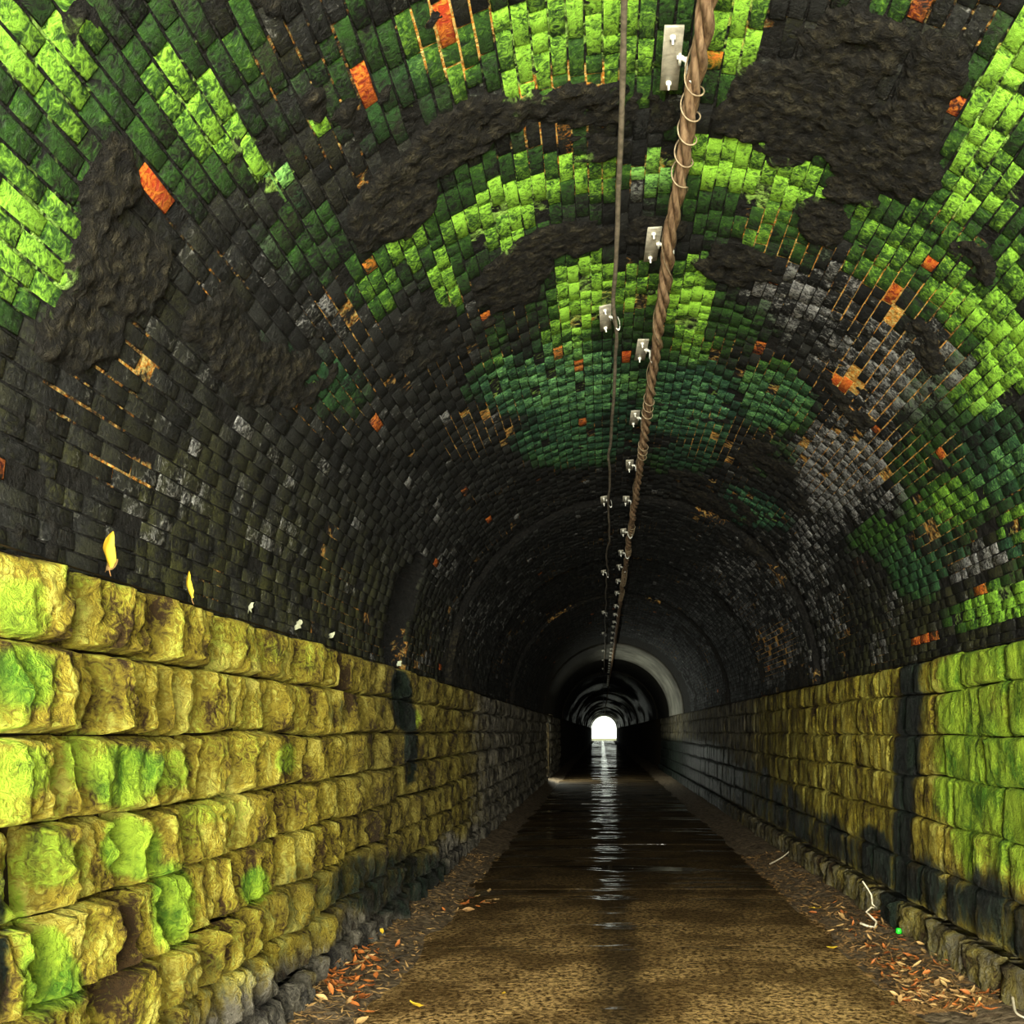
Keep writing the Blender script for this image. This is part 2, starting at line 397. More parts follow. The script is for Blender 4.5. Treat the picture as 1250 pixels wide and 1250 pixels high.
M_GROUND = mat_simple('outside_earth', (0.10, 0.10, 0.05), (0.25, 0.24, 0.12), 3, .9, .2)


def mat_leaf(name, c1, c2):
    t = NT(name)
    oi = t.n('ShaderNodeObjectInfo')
    n = t.noise(60, 4)
    c = t.mix(t.math('MULTIPLY_ADD', n, .5, t.math('MULTIPLY', oi.outputs['Random'], .6)), c1, c2)
    return t.done(c, .6, .35)


M_LEAF_B = mat_leaf('rust_brown_leaf', (0.12, 0.028, 0.008), (0.52, 0.17, 0.035))
M_LEAF_T = mat_leaf('tan_leaf', (0.16, 0.075, 0.025), (0.55, 0.36, 0.14))
M_LEAF_Y = mat_leaf('yellow_leaf', (0.62, 0.36, 0.02), (0.85, 0.62, 0.05))
M_STEM = mat_simple('leaf_stem', (0.25, 0.12, 0.04), (0.4, 0.22, 0.08), 30)
M_TWIG = mat_simple('bleached_twig', (0.45, 0.38, 0.26), (0.75, 0.68, 0.5), 30, .7)
M_DARKTWIG = mat_simple('dark_twig', (0.03, 0.025, 0.02), (0.10, 0.08, 0.06), 30, .7)
M_PAPER = mat_simple('pale_scrap', (0.62, 0.66, 0.42), (0.85, 0.85, 0.62), 30, .7)
M_GREENBIT = mat_simple('bright_green_plastic', (0.02, 0.75, 0.03), (0.04, 0.95, 0.06), 10, .35, .5)
M_SMOOTHVAULT = M_MORTAR


# ------------------------------------------------------------------ mesh helpers
def link(name, me, mat=None, parent=None, kind=None, smooth=False):
    if mat and not me.materials:
        me.materials.append(mat)
    if smooth:
        me.polygons.foreach_set('use_smooth', [True] * len(me.polygons))
    o = bpy.data.objects.new(name, me)
    COL.objects.link(o)
    if parent:
        o.parent = parent
    if kind:
        o['kind'] = kind
    return o


def mesh_np(name, verts, quads, attrs=None):
    """Mesh from numpy arrays of vertices and quads (fast path)."""
    me = bpy.data.meshes.new(name)
    nv, nq = len(verts), len(quads)
    me.vertices.add(nv)
    me.vertices.foreach_set('co', np.asarray(verts, dtype=np.float32).ravel())
    me.loops.add(nq * 4)
    me.polygons.add(nq)
    me.loops.foreach_set('vertex_index', np.asarray(quads, dtype=np.int32).ravel())
    me.polygons.foreach_set('loop_start', np.arange(0, nq * 4, 4, dtype=np.int32))
    me.update(calc_edges=True)
    for nm, arr in (attrs or {}).items():
        at = me.attributes.new(nm, 'FLOAT_COLOR', 'POINT')
        at.data.foreach_set('color', np.asarray(arr, dtype=np.float32).ravel())
    return me


def grid_quads(n, m, flip=False):
    i, j = np.meshgrid(np.arange(n - 1), np.arange(m - 1), indexing='ij')
    a = i * m + j
    q = np.stack([a, a + m, a + m + 1, a + 1], -1).reshape(-1, 4)
    return q[:, ::-1] if flip else q


def tube(path, rad, sides=8, closed_ends=True):
    """Tube along a list of points (numpy n x 3); rad scalar or per point."""
    p = np.asarray(path, float)
    n = len(p)
    rad = np.broadcast_to(np.asarray(rad, float), (n,))
    tg = np.gradient(p, axis=0)
    tg /= np.linalg.norm(tg, axis=1)[:, None] + 1e-9
    ref = np.where(np.abs(tg[:, 2:3]) > 0.9, np.array([[1.0, 0, 0]]), np.array([[0, 0, 1.0]]))
    s = np.cross(tg, ref)
    s /= np.linalg.norm(s, axis=1)[:, None] + 1e-9
    u = np.cross(s, tg)
    ang = np.arange(sides) * 2 * math.pi / sides
    v = p[:, None, :] + rad[:, None, None] * (np.cos(ang)[None, :, None] * s[:, None, :] + np.sin(ang)[None, :, None] * u[:, None, :])
    i, j = np.meshgrid(np.arange(n - 1), np.arange(sides), indexing='ij')
    j2 = (j + 1) % sides
    q = np.stack([i * sides + j, i * sides + j2, (i + 1) * sides + j2, (i + 1) * sides + j], -1).reshape(-1, 4)
    return v.reshape(-1, 3), q


def join(parts):
    vs_, qs, o = [], [], 0
    for v, q in parts:
        vs_.append(v)
        qs.append(q + o)
        o += len(v)
    return np.concatenate(vs_), np.concatenate(qs)


def box(cx, cy, cz, sx, sy, sz, bev=0.15):
    """Box with chamfered vertical rim, as vertices and quads."""
    b = min(sx, sy, sz) * bev
    lv = [(-sz / 2, b), (-sz / 2 + b, 0), (sz / 2 - b, 0), (sz / 2, b)]
    v = []
    for z, i in lv:
        x, y = sx / 2 - i, sy / 2 - i
        v += [(-x, -y, z), (x, -y, z), (x, y, z), (-x, y, z)]
    q = [(3, 2, 1, 0), (12, 13, 14, 15)]
    for k in range(3):
        for j in range(4):
            q.append((k * 4 + j, k * 4 + (j + 1) % 4, k * 4 + 4 + (j + 1) % 4, k * 4 + 4 + j))
    return np.array(v) + np.array([cx, cy, cz]), np.array(q)


def thing(name, label, cat, loc, group=None):
    o = bpy.data.objects.new(name, None)
    o.empty_display_size = 0.1
    o.location = loc
    COL.objects.link(o)
    o['label'], o['category'] = label, cat
    if group:
        o['group'] = group
    return o


def tag(o, label, cat, group=None):
    o['label'], o['category'] = label, cat
    if group:
        o['group'] = group
    return o


# ------------------------------------------------------------------ floor
def verge_z(x, y):
    l = sstep(-1.50, -1.98, x) * 0.075
    r = sstep(2.02, 2.62, x) * 0.07
    n = fbm(x * 4, y * 4, x * 0, 3) - 0.5
    n2 = fbm(x * 18, y * 18, x * 0 + 3, 2) - 0.5
    m = sstep(-1.42, -1.62, x) + sstep(1.95, 2.15, x)
    return -0.012 + l + r + m * (n * 0.05 + n2 * 0.018)


ys = np.concatenate([np.arange(Y0 - 0.5, 3, .4), 3 * np.exp(np.arange(0, math.log(192 / 3), .014))])
xs = np.concatenate([np.linspace(-2.25, -1.40, 30), np.linspace(-1.2, 1.8, 8), np.linspace(1.9, 3.0, 36)])
Yg, Xg = np.meshgrid(ys, xs, indexing='ij')
Zg = verge_z(Xg, Yg) - 0.03 * ((Xg > -1.42) & (Xg < 1.95))
floor = link('floor', mesh_np('floor', np.stack([Xg, Yg, Zg], -1).reshape(-1, 3), grid_quads(len(ys), len(xs), True)), M_VERGE, None, 'structure', True)

# road of concrete slabs between transverse joints
jn = [Y0 - .4, -.9, 2.5, 6.88, 11.25, 15.7, 20.1, 24.5, 29.0, 33.5, 38, 47, 56, 70, 90, 120, 155, 191]
for k in range(len(jn) - 1):
    a, b = jn[k] + .008, jn[k + 1] - .008
    na = max(3, int((b - a) / .12)) if b < 30 else 12
    yy = np.linspace(a, b, na)
    wl = -1.54 + .05 * (fbm(yy * 1.7, yy * 0, yy * 0, 3) - .5) * 2
    wr = 2.04 + .06 * (fbm(yy * 1.3 + 9, yy * 0, yy * 0, 3) - .5) * 2
    t = np.linspace(0, 1, 14)
    X = wl[:, None] + (wr - wl)[:, None] * t[None]
    Y = np.repeat(yy[:, None], 14, 1)
    Z = 0.006 * (fbm(X * 1.1, Y * 1.1, X * 0, 2) - .5) - 0.012 * (np.abs(t[None] - .5) * 2) ** 6 + Y * 0 + 0.001 * ((k * 7) % 3 - 1)
    v = np.stack([X, Y, Z], -1)
    rim = np.concatenate([v[0], v[1:-1, -1], v[-1][::-1], v[1:-1, 0][::-1]])
    nb = len(rim)
    low = rim.copy()
    low[:, 2] -= .05
    vv = np.concatenate([v.reshape(-1, 3), rim, low])
    o0 = na * 14
    i = np.arange(nb)
    side = np.stack([o0 + i, o0 + nb + i, o0 + nb + (i + 1) % nb, o0 + (i + 1) % nb], -1)
    q = np.concatenate([grid_quads(na, 14, True), side])
    link('concrete_slab', mesh_np('concrete_slab', vv, q), M_ROAD, floor)

# ------------------------------------------------------------------ vault (mortar bed with crusts, then the bricks)
th = np.linspace(0, math.pi, 540)
ys = np.concatenate([np.array([Y0, -3, -2, -1, 0, .5, 1.0]), np.arange(1.3, 3.3, .05), 3.3 * np.exp(np.arange(0, math.log(30 / 3.3), .0050)), np.arange(30.2, 60, .35), np.arange(60, 190.1, 2.5)])
extra = []
for rr in RINGS:
    extra += [rr - .004, rr + .004]
for e_ in (NY0, NY1):
    extra += [e_ - .004, e_ + .004]
ys = np.unique(np.concatenate([ys, extra, [Y1]]))
Yg, Tg = np.meshgrid(ys, th, indexing='ij')
c, s = np.cos(Tg), np.sin(Tg)
bx, bz = XC + RAD * c, ZS + RAD * s
px, py = proj(bx, Yg, bz)
crust = patch_world(px, py, Yg, CRUST, wob=.35, seed=3.0)
outg = np.maximum(sstep(40, -110, px), np.maximum(sstep(1210, 1360, px), sstep(40, -110, py)))
gen = sstep(.56, .70, fbm(bx * .9, Yg * .6, bz * .9, 3)) * np.maximum(outg, Yg > 11) * .7
crust = np.maximum(crust, gen * (Yg < 40))
lump = fbm(bx * 9, Yg * 9, bz * 9, 3)
lump2 = fbm(bx * 24, Yg * 24, bz * 24, 2)
rag = fbm(bx * 3.5 + 5, Yg * 3.5, bz * 3.5, 4) - .5
cov = sstep(.38, .85, crust * .9 + rag * 1.7 + (lump - .5) * .9)
glow0 = patch_world(px, py, Yg, GLOW, seed=5.0)
moss0 = patch_world(px, py, Yg, GREEN, seed=1.0)
e = 0.004 - .0030 * np.clip(glow0, 0, 1) - cov * (0.001 + .022 * lump + .030 * lump2)
smooth_far = sstep(28, 32, Yg)
e = np.where(Yg > 30, -.004 + .006 * lump, e) + ring_off(Yg)
e = e + np.where(niche(Tg, Yg), .45, 0)
rr_ = RAD + e
verts = np.stack([XC + rr_ * c, Yg, ZS + rr_ * s], -1).reshape(-1, 3)
mossm = patch_world(px, py, Yg, GREEN, seed=1.0)
glow = np.maximum(glow0, .55 * sstep(.52, .66, fbm(bx * 1.6 + 3, Yg * 1.6, bz * 1.6, 3)) * (Yg < 30)) * (1 - sstep(.02, .2, cov)) * ~niche(Tg, Yg)
# paler length beyond 33 m on the right
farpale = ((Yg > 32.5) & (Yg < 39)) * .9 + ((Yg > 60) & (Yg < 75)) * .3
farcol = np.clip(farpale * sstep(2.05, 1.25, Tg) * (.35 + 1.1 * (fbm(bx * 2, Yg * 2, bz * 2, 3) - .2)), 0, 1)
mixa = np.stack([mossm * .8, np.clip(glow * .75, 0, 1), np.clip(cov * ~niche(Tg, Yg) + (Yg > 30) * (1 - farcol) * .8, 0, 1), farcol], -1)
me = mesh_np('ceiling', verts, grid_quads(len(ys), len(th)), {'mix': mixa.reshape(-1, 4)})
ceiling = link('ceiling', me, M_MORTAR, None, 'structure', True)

# brick layout
NC = 98
dth = math.pi / NC
rows = []
for k in range(NC):
    y = 1.4 + R.random() * .25
    while y < 30:
        u = R.random()
        ln = .231 if u < .78 else .114
        rows.append((k, y, y + ln))
        y += ln + .007
rows = np.array(rows)
bt0 = rows[:, 0] * dth + .0034 / RAD
bt1 = (rows[:, 0] + 1) * dth - .0034 / RAD
by0, by1 = rows[:, 1], rows[:, 2]
NB = len(rows)
tm, ym = (bt0 + bt1) / 2, (by0 + by1) / 2
cut = np.zeros(NB, bool)
for rr in RINGS:
    cut |= (by0 < rr) & (by1 > rr)
keep = ~niche(tm, ym) & ~cut & (R.random(NB) > .012)
bt0, bt1, by0, by1, tm, ym = (a[keep] for a in (bt0, bt1, by0, by1, tm, ym))
NB = len(tm)
bx, bz = XC + RAD * np.cos(tm), ZS + RAD * np.sin(tm)
px, py = proj(bx, ym, bz)
moss = patch_world(px, py, ym, GREEN, seed=1.0)
outf = np.maximum(sstep(40, -110, px), np.maximum(sstep(1210, 1360, px), sstep(40, -110, py)))
gen = sstep(.46, .62, fbm(bx * .8, ym * .5, bz * .8, 3)) * outf * sstep(11, 8, ym)
moss = np.maximum(moss, gen * .9)
teal = patch_world(px, py, ym, TEAL, seed=2.0)
pale = patch_world(px, py, ym, PALE, seed=4.0)
rust = patches(px, py, [(a_, b_, c_ * .75, d_ * .75, e_, f_) for a_, b_, c_, d_, e_, f_ in ORANGE], wob=.05) * (ym > 2)
olive = sstep(.55, .1, np.sin(tm)) * sstep(16, 7, ym) * .9
rust = np.where(R.random(NB) < .0025, .62, rust)
pale = np.where(R.random(NB) < .012, np.maximum(pale, .55), pale)
rnd = R.random(NB)
proud = .004 + R.normal(0, .0013, NB) - .010 * (R.random(NB) < .05)
rofs = ring_off(ym)


def brick_verts(t0, t1, y0, y1, h, ro, jit):
    """12 vertices per brick: back ring, shoulder ring, face ring."""
    n = len(t0)
    out = np.zeros((n, 12, 3))
    cor = [(0, 0), (1, 0), (1, 1), (0, 1)]
    for lvl in range(3):
        for k, (a, b) in enumerate(cor):
            ins = .0 if lvl < 2 else .005
            t = (t1 - ins / RAD if a else t0 + ins / RAD)
            y = (y1 - ins if b else y0 + ins)
            if lvl:
                t = t + jit[:, k, 0] / RAD
                y = y + jit[:, k, 1]
            r = RAD + ro + (.03 if lvl == 0 else (-h + .004 if lvl == 1 else -h))
            if lvl == 2:
                r = r + jit[:, k, 2]
            out[:, lvl * 4 + k] = np.stack([XC + r * np.cos(t), y, ZS + r * np.sin(t)], -1)
    return out


BQ = np.array([(0, 1, 5, 4), (1, 2, 6, 5), (2, 3, 7, 6), (3, 0, 4, 7), (4, 5, 9, 8), (5, 6, 10, 9), (6, 7, 11, 10), (7, 4, 8, 11), (8, 9, 10, 11)])
jit = R.normal(0, 1, (NB, 4, 3)) * np.array([.0016, .003, .0009])

# the 300 bricks that show largest become objects of their own
cs = np.abs((bx) * np.cos(tm) + (bz - CH) * np.sin(tm)) / ym
infr = (px > 4) & (px < 1246) & (py > 4) & (py < 1246)
size = (by1 - by0) * cs * infr / ym ** 2
order = np.argsort(-size)
single = np.zeros(NB, bool)
single[order[:300]] = True
rest = ~single
bv = brick_verts(bt0[rest], bt1[rest], by0[rest], by1[rest], proud[rest], rofs[rest], jit[rest])
nr = len(bv)
q = (BQ[None] + (np.arange(nr) * 12)[:, None, None]).reshape(-1, 4)
attr = np.repeat(np.stack([moss, rust, pale, rnd], -1)[rest][:, None], 12, 1).reshape(-1, 4)
attr2 = np.repeat(np.stack([olive, teal, teal * 0, teal * 0 + 1], -1)[rest][:, None], 12, 1).reshape(-1, 4)
me = mesh_np('brickwork', bv.reshape(-1, 3), q, {'mix': attr, 'extra': attr2})
link('brickwork', me, M_BRICK, ceiling, 'stuff')

# shared meshes for the single bricks: a few shapes of stretcher and header
variants = {}


def brick_variant(ln, v):
    key = (round(ln, 2), v)
    if key not in variants:
        w, hl = .0325, ln / 2
        cor = [(-1, -1), (1, -1), (1, 1), (-1, 1)]
        vv = []
        j = R.normal(0, 1, (4, 3)) * np.array([.0016, .003, .0009])
        for lvl in range(3):
            for k, (a, b) in enumerate(cor):
                i = .005 if lvl == 2 else 0
                jj = j[k] if lvl else np.zeros(3)
                vv.append((a * (w - i) + jj[0], b * (hl - i) + jj[1], (-.03, -.004, 0)[lvl] + (jj[2] if lvl == 2 else 0)))
        nv = 12
        ex = np.tile([[0.3, (v % 4) / 4.0, 0, 1]], (nv, 1))
        me = mesh_np('brick', np.array(vv), BQ, {'mix': np.ones((nv, 4)), 'extra': ex})
        me.materials.append(M_BRICK)
        variants[key] = me
    return variants[key]


for i in np.nonzero(single)[0]:
    tv = int(min(3, teal[i] * 4)) + 4 * int(R.integers(0, 3))
    me = brick_variant(by1[i] - by0[i], tv)
    o = bpy.data.objects.new('brick', me)
    COL.objects.link(o)
    o.parent = ceiling
    t = tm[i]
    r = RAD + rofs[i] - proud[i]
    o.matrix_local = Matrix(((-math.sin(t), 0, -math.cos(t), XC + r * math.cos(t)), (0, 1, 0, ym[i]), (math.cos(t), 0, -math.sin(t), ZS + r * math.sin(t)), (0, 0, 0, 1)))
    o.color = (moss[i], rust[i], pale[i], rnd[i])

# ------------------------------------------------------------------ stone side walls
ADDED_GAL = (35.2, 36.8, .15, 2.15)   # made-up opening in the left wall for the added lamp


def wall_core(name, x, side):
    ysw = np.unique(np.concatenate([np.arange(Y0, 34, 1.0), [35.2, 36.0, 36.8, 190.0], np.arange(38, 190.1, 2.0)] + [[r_ - .004, r_ + .004] for r_ in RINGS]))
    zsw = np.array([-.3, .15, .7, 1.2, 1.7, 2.15, 2.408, 2.415])
    Yw, Zw = np.meshgrid(ysw, zsw, indexing='ij')
    n = grid_quads(len(ysw), len(zsw), side > 0)
    if side < 0:
        cy, cz = Yw.ravel()[n].mean(1), Zw.ravel()[n].mean(1)
        n = n[~((cy > ADDED_GAL[0]) & (cy < ADDED_GAL[1]) & (cz > ADDED_GAL[2]) & (cz < ADDED_GAL[3]))]
    X = np.where(Yw < 46, x + side * .055, x + side * .0)
    X = np.where(Zw > 2.41, x - side * (.02 - ring_off(Yw)), X)
    v = np.stack([X, Yw, Zw], -1).reshape(-1, 3)
    # closing ledge at the top, out to the vault
    return link(name, mesh_np(name, v, n), M_BACK, None, 'structure')


wall_left = wall_core('wall_left', XL, -1)
wall_right = wall_core('wall_right', XR, 1)
COURSES = {-1: [-.05, .25, .54, .84, 1.16, 1.48, 1.785, 2.10, 2.40], 1: [.30, .66, 1.06, 1.43, 1.77, 2.13, 2.40]}


def stone_color(side, X, Y, Z):
    px, py = proj(X, Y, Z)
    if side < 0:
        m = patch_world(px, py, Y, MOSS_L, wob=.3, seed=7.)
        m = np.maximum(m, sstep(.45, .7, fbm(X, Y * 1.3, Z * 1.3, 3)) * (Y < 3.2) * .9)
        m = np.maximum(m, .30 - .25 * sstep(5, 9, Y))
        d = patch_world(px, py, Y, DARK_L, wob=.3, seed=8.)
        g = sstep(.75, .15, Z + (fbm(Y * 1.2, Z, X * 0, 3) - .5) * .7) * sstep(3.4, 5.0, Y) * .95
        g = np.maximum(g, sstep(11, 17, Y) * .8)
        a = sstep(5.5, 10, Y) * 1.15  # left wall darkens inward, light falloff put into its colour
    else:
        n = (fbm(Y * 1.5, Z * 1.5, X * 0, 3) - .5)
        m = sstep(8.15, 7.5, Y + n * 1.2) * sstep(.55, .95, Z + n * .5) * (.72 + .9 * (fbm(Y * 3, Z * 2 + 9, X * 0, 3) - .3))
        m = np.maximum(m, .12 + .25 * sstep(14, 8, Y) * sstep(1.4, 2.3, Z))
        st = np.exp(-((Y - 8.75 - .25 * n + (Z - 1.6) * .12) / .38) ** 2) * 1.15
        low = sstep(1.0, .65, Z + n * .5 - .45 * sstep(9, 20, Y)) * .9
        d = np.maximum(st, low * (1 - .75 * sstep(.38, .28, Z)) * (.62 + .9 * (fbm(Y * 2.2, Z * 1.2 + 3, X * 0, 3) - .3)))
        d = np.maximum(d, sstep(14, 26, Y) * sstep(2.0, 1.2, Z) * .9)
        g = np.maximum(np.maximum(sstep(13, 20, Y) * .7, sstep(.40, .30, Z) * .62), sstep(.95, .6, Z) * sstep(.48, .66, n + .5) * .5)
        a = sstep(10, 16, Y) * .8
    return np.stack([m, d, g, a], -1)


def stone_mesh(side, y0, y1, z0, z1, na, nb, relief, base, seed, origin, ja=0, jb=0):
    t, u = np.linspace(0, 1, na), np.linspace(0, 1, nb)
    T, U = np.meshgrid(t, u, indexing='ij')
    L, H = y1 - y0, z1 - z0
    rs = np.random.default_rng(seed)
    jy, jz = rs.normal(0, .010, 4), rs.normal(0, .004, 4)
    bl = lambda j: j[0] * (1 - T) * (1 - U) + j[1] * T * (1 - U) + j[2] * T * U + j[3] * (1 - T) * U
    Yl, Zl = y0 + T * L + bl(jy), z0 + U * H + bl(jz)
    jz_ = lambda k: .032 * (fbm(Yl * .9, Yl * 0 + 7.7 * k, Yl * 0 + side, 2) - .5) * 2 * (0 < k < len(COURSES[side]) - 1)
    Zl = Zl + jz_(ja) * (1 - U) + jz_(jb) * U
    edY, edZ = np.minimum(T, 1 - T) * L, np.minimum(U, 1 - U) * H
    wob = fbm(Yl * 9 + seed, Zl * 9, Zl * 0 + seed, 2)
    pil = sstep(-.006, (.05 + .09 * wob) if side < 0 else (.012 + .02 * wob), edY) * (.45 + .55 * sstep(-.002, .012 + .03 * wob, edZ))
    fr = 1.0 if side < 0 else .62
    lobe = fbm(Yl * 5.5 * fr + seed * .37, Zl * 2.2, Yl * 0 + seed, 3)
    ridg = 1 - np.abs(2 * fbm(Yl * 9 * fr + 3.1, Zl * 2.8, Yl * 0 + seed * 1.3, 2) - 1)
    fine = fbm(Yl * 24, Zl * 16, Yl * 0 + seed, 3)
    rel = relief * (.75 + .5 * rs.random())
    d = base + pil * rel * (-.25 + 1.7 * lobe + .65 * ridg) + (fine - .5) * relief * .9 * pil - (.06 if side < 0 else .03) * (1 - pil)
    xf = (XL if side < 0 else XR)
    X = xf - side * d
    front = np.stack([X, Yl, Zl], -1)
    ring = np.concatenate([front[:, 0], front[-1, 1:], front[:-1, -1][::-1], front[0, 1:-1][::-1]])
    back = ring.copy()
    back[:, 0] = xf + side * .06
    nrg = len(ring)
    v = np.concatenate([front.reshape(-1, 3), back])
    gi = np.arange(na * nb).reshape(na, nb)
    ri = np.concatenate([gi[:, 0], gi[-1, 1:], gi[:-1, -1][::-1], gi[0, 1:-1][::-1]])
    k = np.arange(nrg)
    sk = np.stack([ri, ri[(k + 1) % nrg], na * nb + (k + 1) % nrg, na * nb + k], -1)
    if side < 0:
        sk = sk[:, ::-1]
    q = np.concatenate([grid_quads(na, nb, side < 0), sk])
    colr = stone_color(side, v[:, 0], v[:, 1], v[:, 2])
    return v - np.array(origin), q, colr


def build_wall(side, parent, ymax, plinth=False):
    stones = []
    zz = COURSES[side]
    rs = np.random.default_rng(5 + side)
    for k in range(len(zz) - 1):
        y = 1.6 + rs.random() * .4
        while y < ymax:
            ln = float(np.clip(rs.normal(.40, .15), .18, .75)) if side < 0 else float(np.clip(rs.normal(.56, .17), .28, .95))
            stones.append((y + .006, y + ln - .006, zz[k] + .003, zz[k + 1] - .003, 'stone', k, k + 1))
            y += ln
    if side > 0:
        y = 1.7
        while y < ymax:
            ln = float(np.clip(rs.normal(.62, .15), .35, .95))
            stones.append((y + .006, y + ln - .006, -.06, .305, 'plinth_stone', 0, 0))
            y += ln
    if side < 0:
        stones = [s_ for s_ in stones if not (s_[0] > ADDED_GAL[0] - .4 and s_[1] < ADDED_GAL[1] + .4 and s_[3] < 2.3)]
    xf = XL if side < 0 else XR
    area_ = []
    for y0, y1, z0, z1, nm, ja, jb in stones:
        a = VX + F * xf / y0
        b = VX + F * xf / y1
        a, b = np.clip([a, b], 0, 1250)
        ym_ = (y0 + y1) / 2
        t_ = np.clip([VY - F * (z1 - CH) / ym_, VY - F * (z0 - CH) / ym_], 0, 1250)
        area_.append(abs(a - b) * abs(t_[0] - t_[1]))
    od = np.argsort(-np.array(area_))
    rank = np.empty(len(od), int)
    rank[od] = np.arange(len(od))
    far = []
    for i, (y0, y1, z0, z1, nm, ja, jb) in enumerate(stones):
        pl = nm == 'plinth_stone'
        if side < 0:
            rel, base = .082, .0
        else:
            rel, base = .036, .0
        if pl:
            rel, base = .07, .085
        rel *= .4 + .6 * float(sstep(26, 9, np.array(y0)))
        base += (.05 if side < 0 else .022) * (np.random.default_rng(i * 3 + 1).random() - .5)
        if rank[i] < 300:
            big = area_[i]
            na = int(np.clip(9 + big ** .5 / 3.2, 9, 40))
            nb = int(np.clip(8 + big ** .5 / 4.2, 8, 30))
            org = (xf, (y0 + y1) / 2, (z0 + z1) / 2)
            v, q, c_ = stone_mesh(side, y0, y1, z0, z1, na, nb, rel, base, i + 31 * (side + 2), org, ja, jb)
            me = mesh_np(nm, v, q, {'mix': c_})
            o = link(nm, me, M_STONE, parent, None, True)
            o.location = org
        else:
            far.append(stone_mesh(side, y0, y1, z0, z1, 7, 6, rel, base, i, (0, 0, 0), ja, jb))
    off, V, Q, C_ = 0, [], [], []
    for v, q, c_ in far:
        V.append(v)
        Q.append(q + off)
        C_.append(c_)
        off += len(v)
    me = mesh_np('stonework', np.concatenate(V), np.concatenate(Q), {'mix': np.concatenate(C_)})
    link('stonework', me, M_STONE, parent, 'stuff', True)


build_wall(-1, wall_left, 46.0)
build_wall(1, wall_right, 46.0, True)

# made-up side gallery that houses the added lamp, and the ground outside the two portals
gv, gq = [], []
y0, y1, z0, z1 = ADDED_GAL
p = [(-2.0, y0, z0), (-2.0, y1, z0), (-2.0, y1, z1), (-2.0, y0, z1), (-3.6, y0, z0), (-3.6, y1 + 2.2, z0), (-3.6, y1 + 2.2, z1), (-3.6, y0, z1)]
link('trim_added_gallery', mesh_np('trim_added_gallery', np.array(p), np.array([(0, 1, 5, 4), (1, 2, 6, 5), (2, 3, 7, 6), (3, 0, 4, 7)])), M_BACK, None, 'structure')
for nm, a, b in (('ground_entrance', -40, Y0 - .5), ('ground_exit', 191.5, 260)):
    xs_, ys_ = np.linspace(-20, 20, 21), np.linspace(a, b, 21)
    Yq, Xq = np.meshgrid(ys_, xs_, indexing='ij')
    Zq = -.06 + .1 * fbm(Xq * .3, Yq * .3, Xq * 0, 2) * (np.abs(Xq) > 3)
    link(nm, mesh_np(nm, np.stack([Xq, Yq, Zq], -1).reshape(-1, 3), grid_quads(21, 21, True)), M_GROUND, None, 'structure', True)

# ------------------------------------------------------------------ cables and their brackets on the crown
ORD = ['first', 'second', 'third', 'fourth', 'fifth', 'sixth', 'seventh', 'eighth', 'ninth', 'tenth']


def crown_z(x, y):
    return ZS + math.sqrt(RAD ** 2 - (x - XC) ** 2) + float(ring_off(np.array([y]))[0])


def cable_path(x0, drop, y, seed, wx, wz):
    x = x0 + wx * (fbm(y * 1.1 + seed, y * 0, y * 0 + seed, 2) - .5) * 2
    sag = .012 * np.abs(np.sin((y - 4.3) / 1.62 * math.pi))
    z = ZS + np.sqrt(RAD ** 2 - (x - XC) ** 2) - drop - sag + wz * (fbm(y * 1.7, y * 0 + 5, y * 0 + seed, 2) - .5) * 2 - .05
    return np.stack([x, y, z], -1)


yc = np.concatenate([np.arange(1.5, 40, .06), np.arange(40, 188, .5)])
core = cable_path(.40, .095, yc, 2.0, .012, .006)
main = thing('main_cable', 'thick brown twisted cable bundle running along the crown of the vault', 'cable', (0, 0, 0))
ph0 = np.cumsum(np.gradient(yc) * (6.5 + 5 * fbm(yc * .8, yc * 0, yc * 0, 2)))
for k in range(3):
    a = ph0 + k * 2 * math.pi / 3
    rr = .021 + .004 * np.sin(yc * 2.1 + k)
    pth = core + np.stack([np.cos(a) * rr, a * 0, np.sin(a) * rr], -1)
    v, q = tube(pth, .0215 + .003 * np.sin(yc * 3 + k * 2), 8)
    link('strand', mesh_np('strand', v, q), M_CABLE, main, None, True)
yw = np.arange(1.6, 22, .006)
cw = cable_path(.40, .095, yw, 2.0, .012, .006)
dens = 6 + 30 * sstep(.52, .66, fbm(yw * 1.3, yw * 0, yw * 0 + 8, 2))
a = np.cumsum(np.full(len(yw), .006) * dens)
rw = .044 + .007 * fbm(yw * 4, yw * 0, yw * 0 + 4, 2)
v, q = tube(cw + np.stack([np.cos(a) * rw, a * 0, np.sin(a) * rw], -1), .0038, 5)
link('binding_wire', mesh_np('binding_wire', v, q), M_WIRE, main, None, True)

yt = np.concatenate([np.arange(1.5, 40, .05), np.arange(40, 188, .5)])
pt = cable_path(.085, .065, yt, 6.0, .028, .014)
v, q = tube(pt,   .0125 + .003 * fbm(yt * 5, yt * 0, yt * 0, 2), 7)
tag(link('thin_cable', mesh_np('thin_cable', v, q), M_THIN, None, None, True), 'thin wavy grey cable hanging under the crown left of the thick bundle', 'cable')

PL, PW = .40, .082


def mesh_cached(name, v, q, mat, _c={}):
    if name not in _c:
        _c[name] = mesh_np(name, v, q)
        _c[name].materials.append(mat)
    return _c[name]


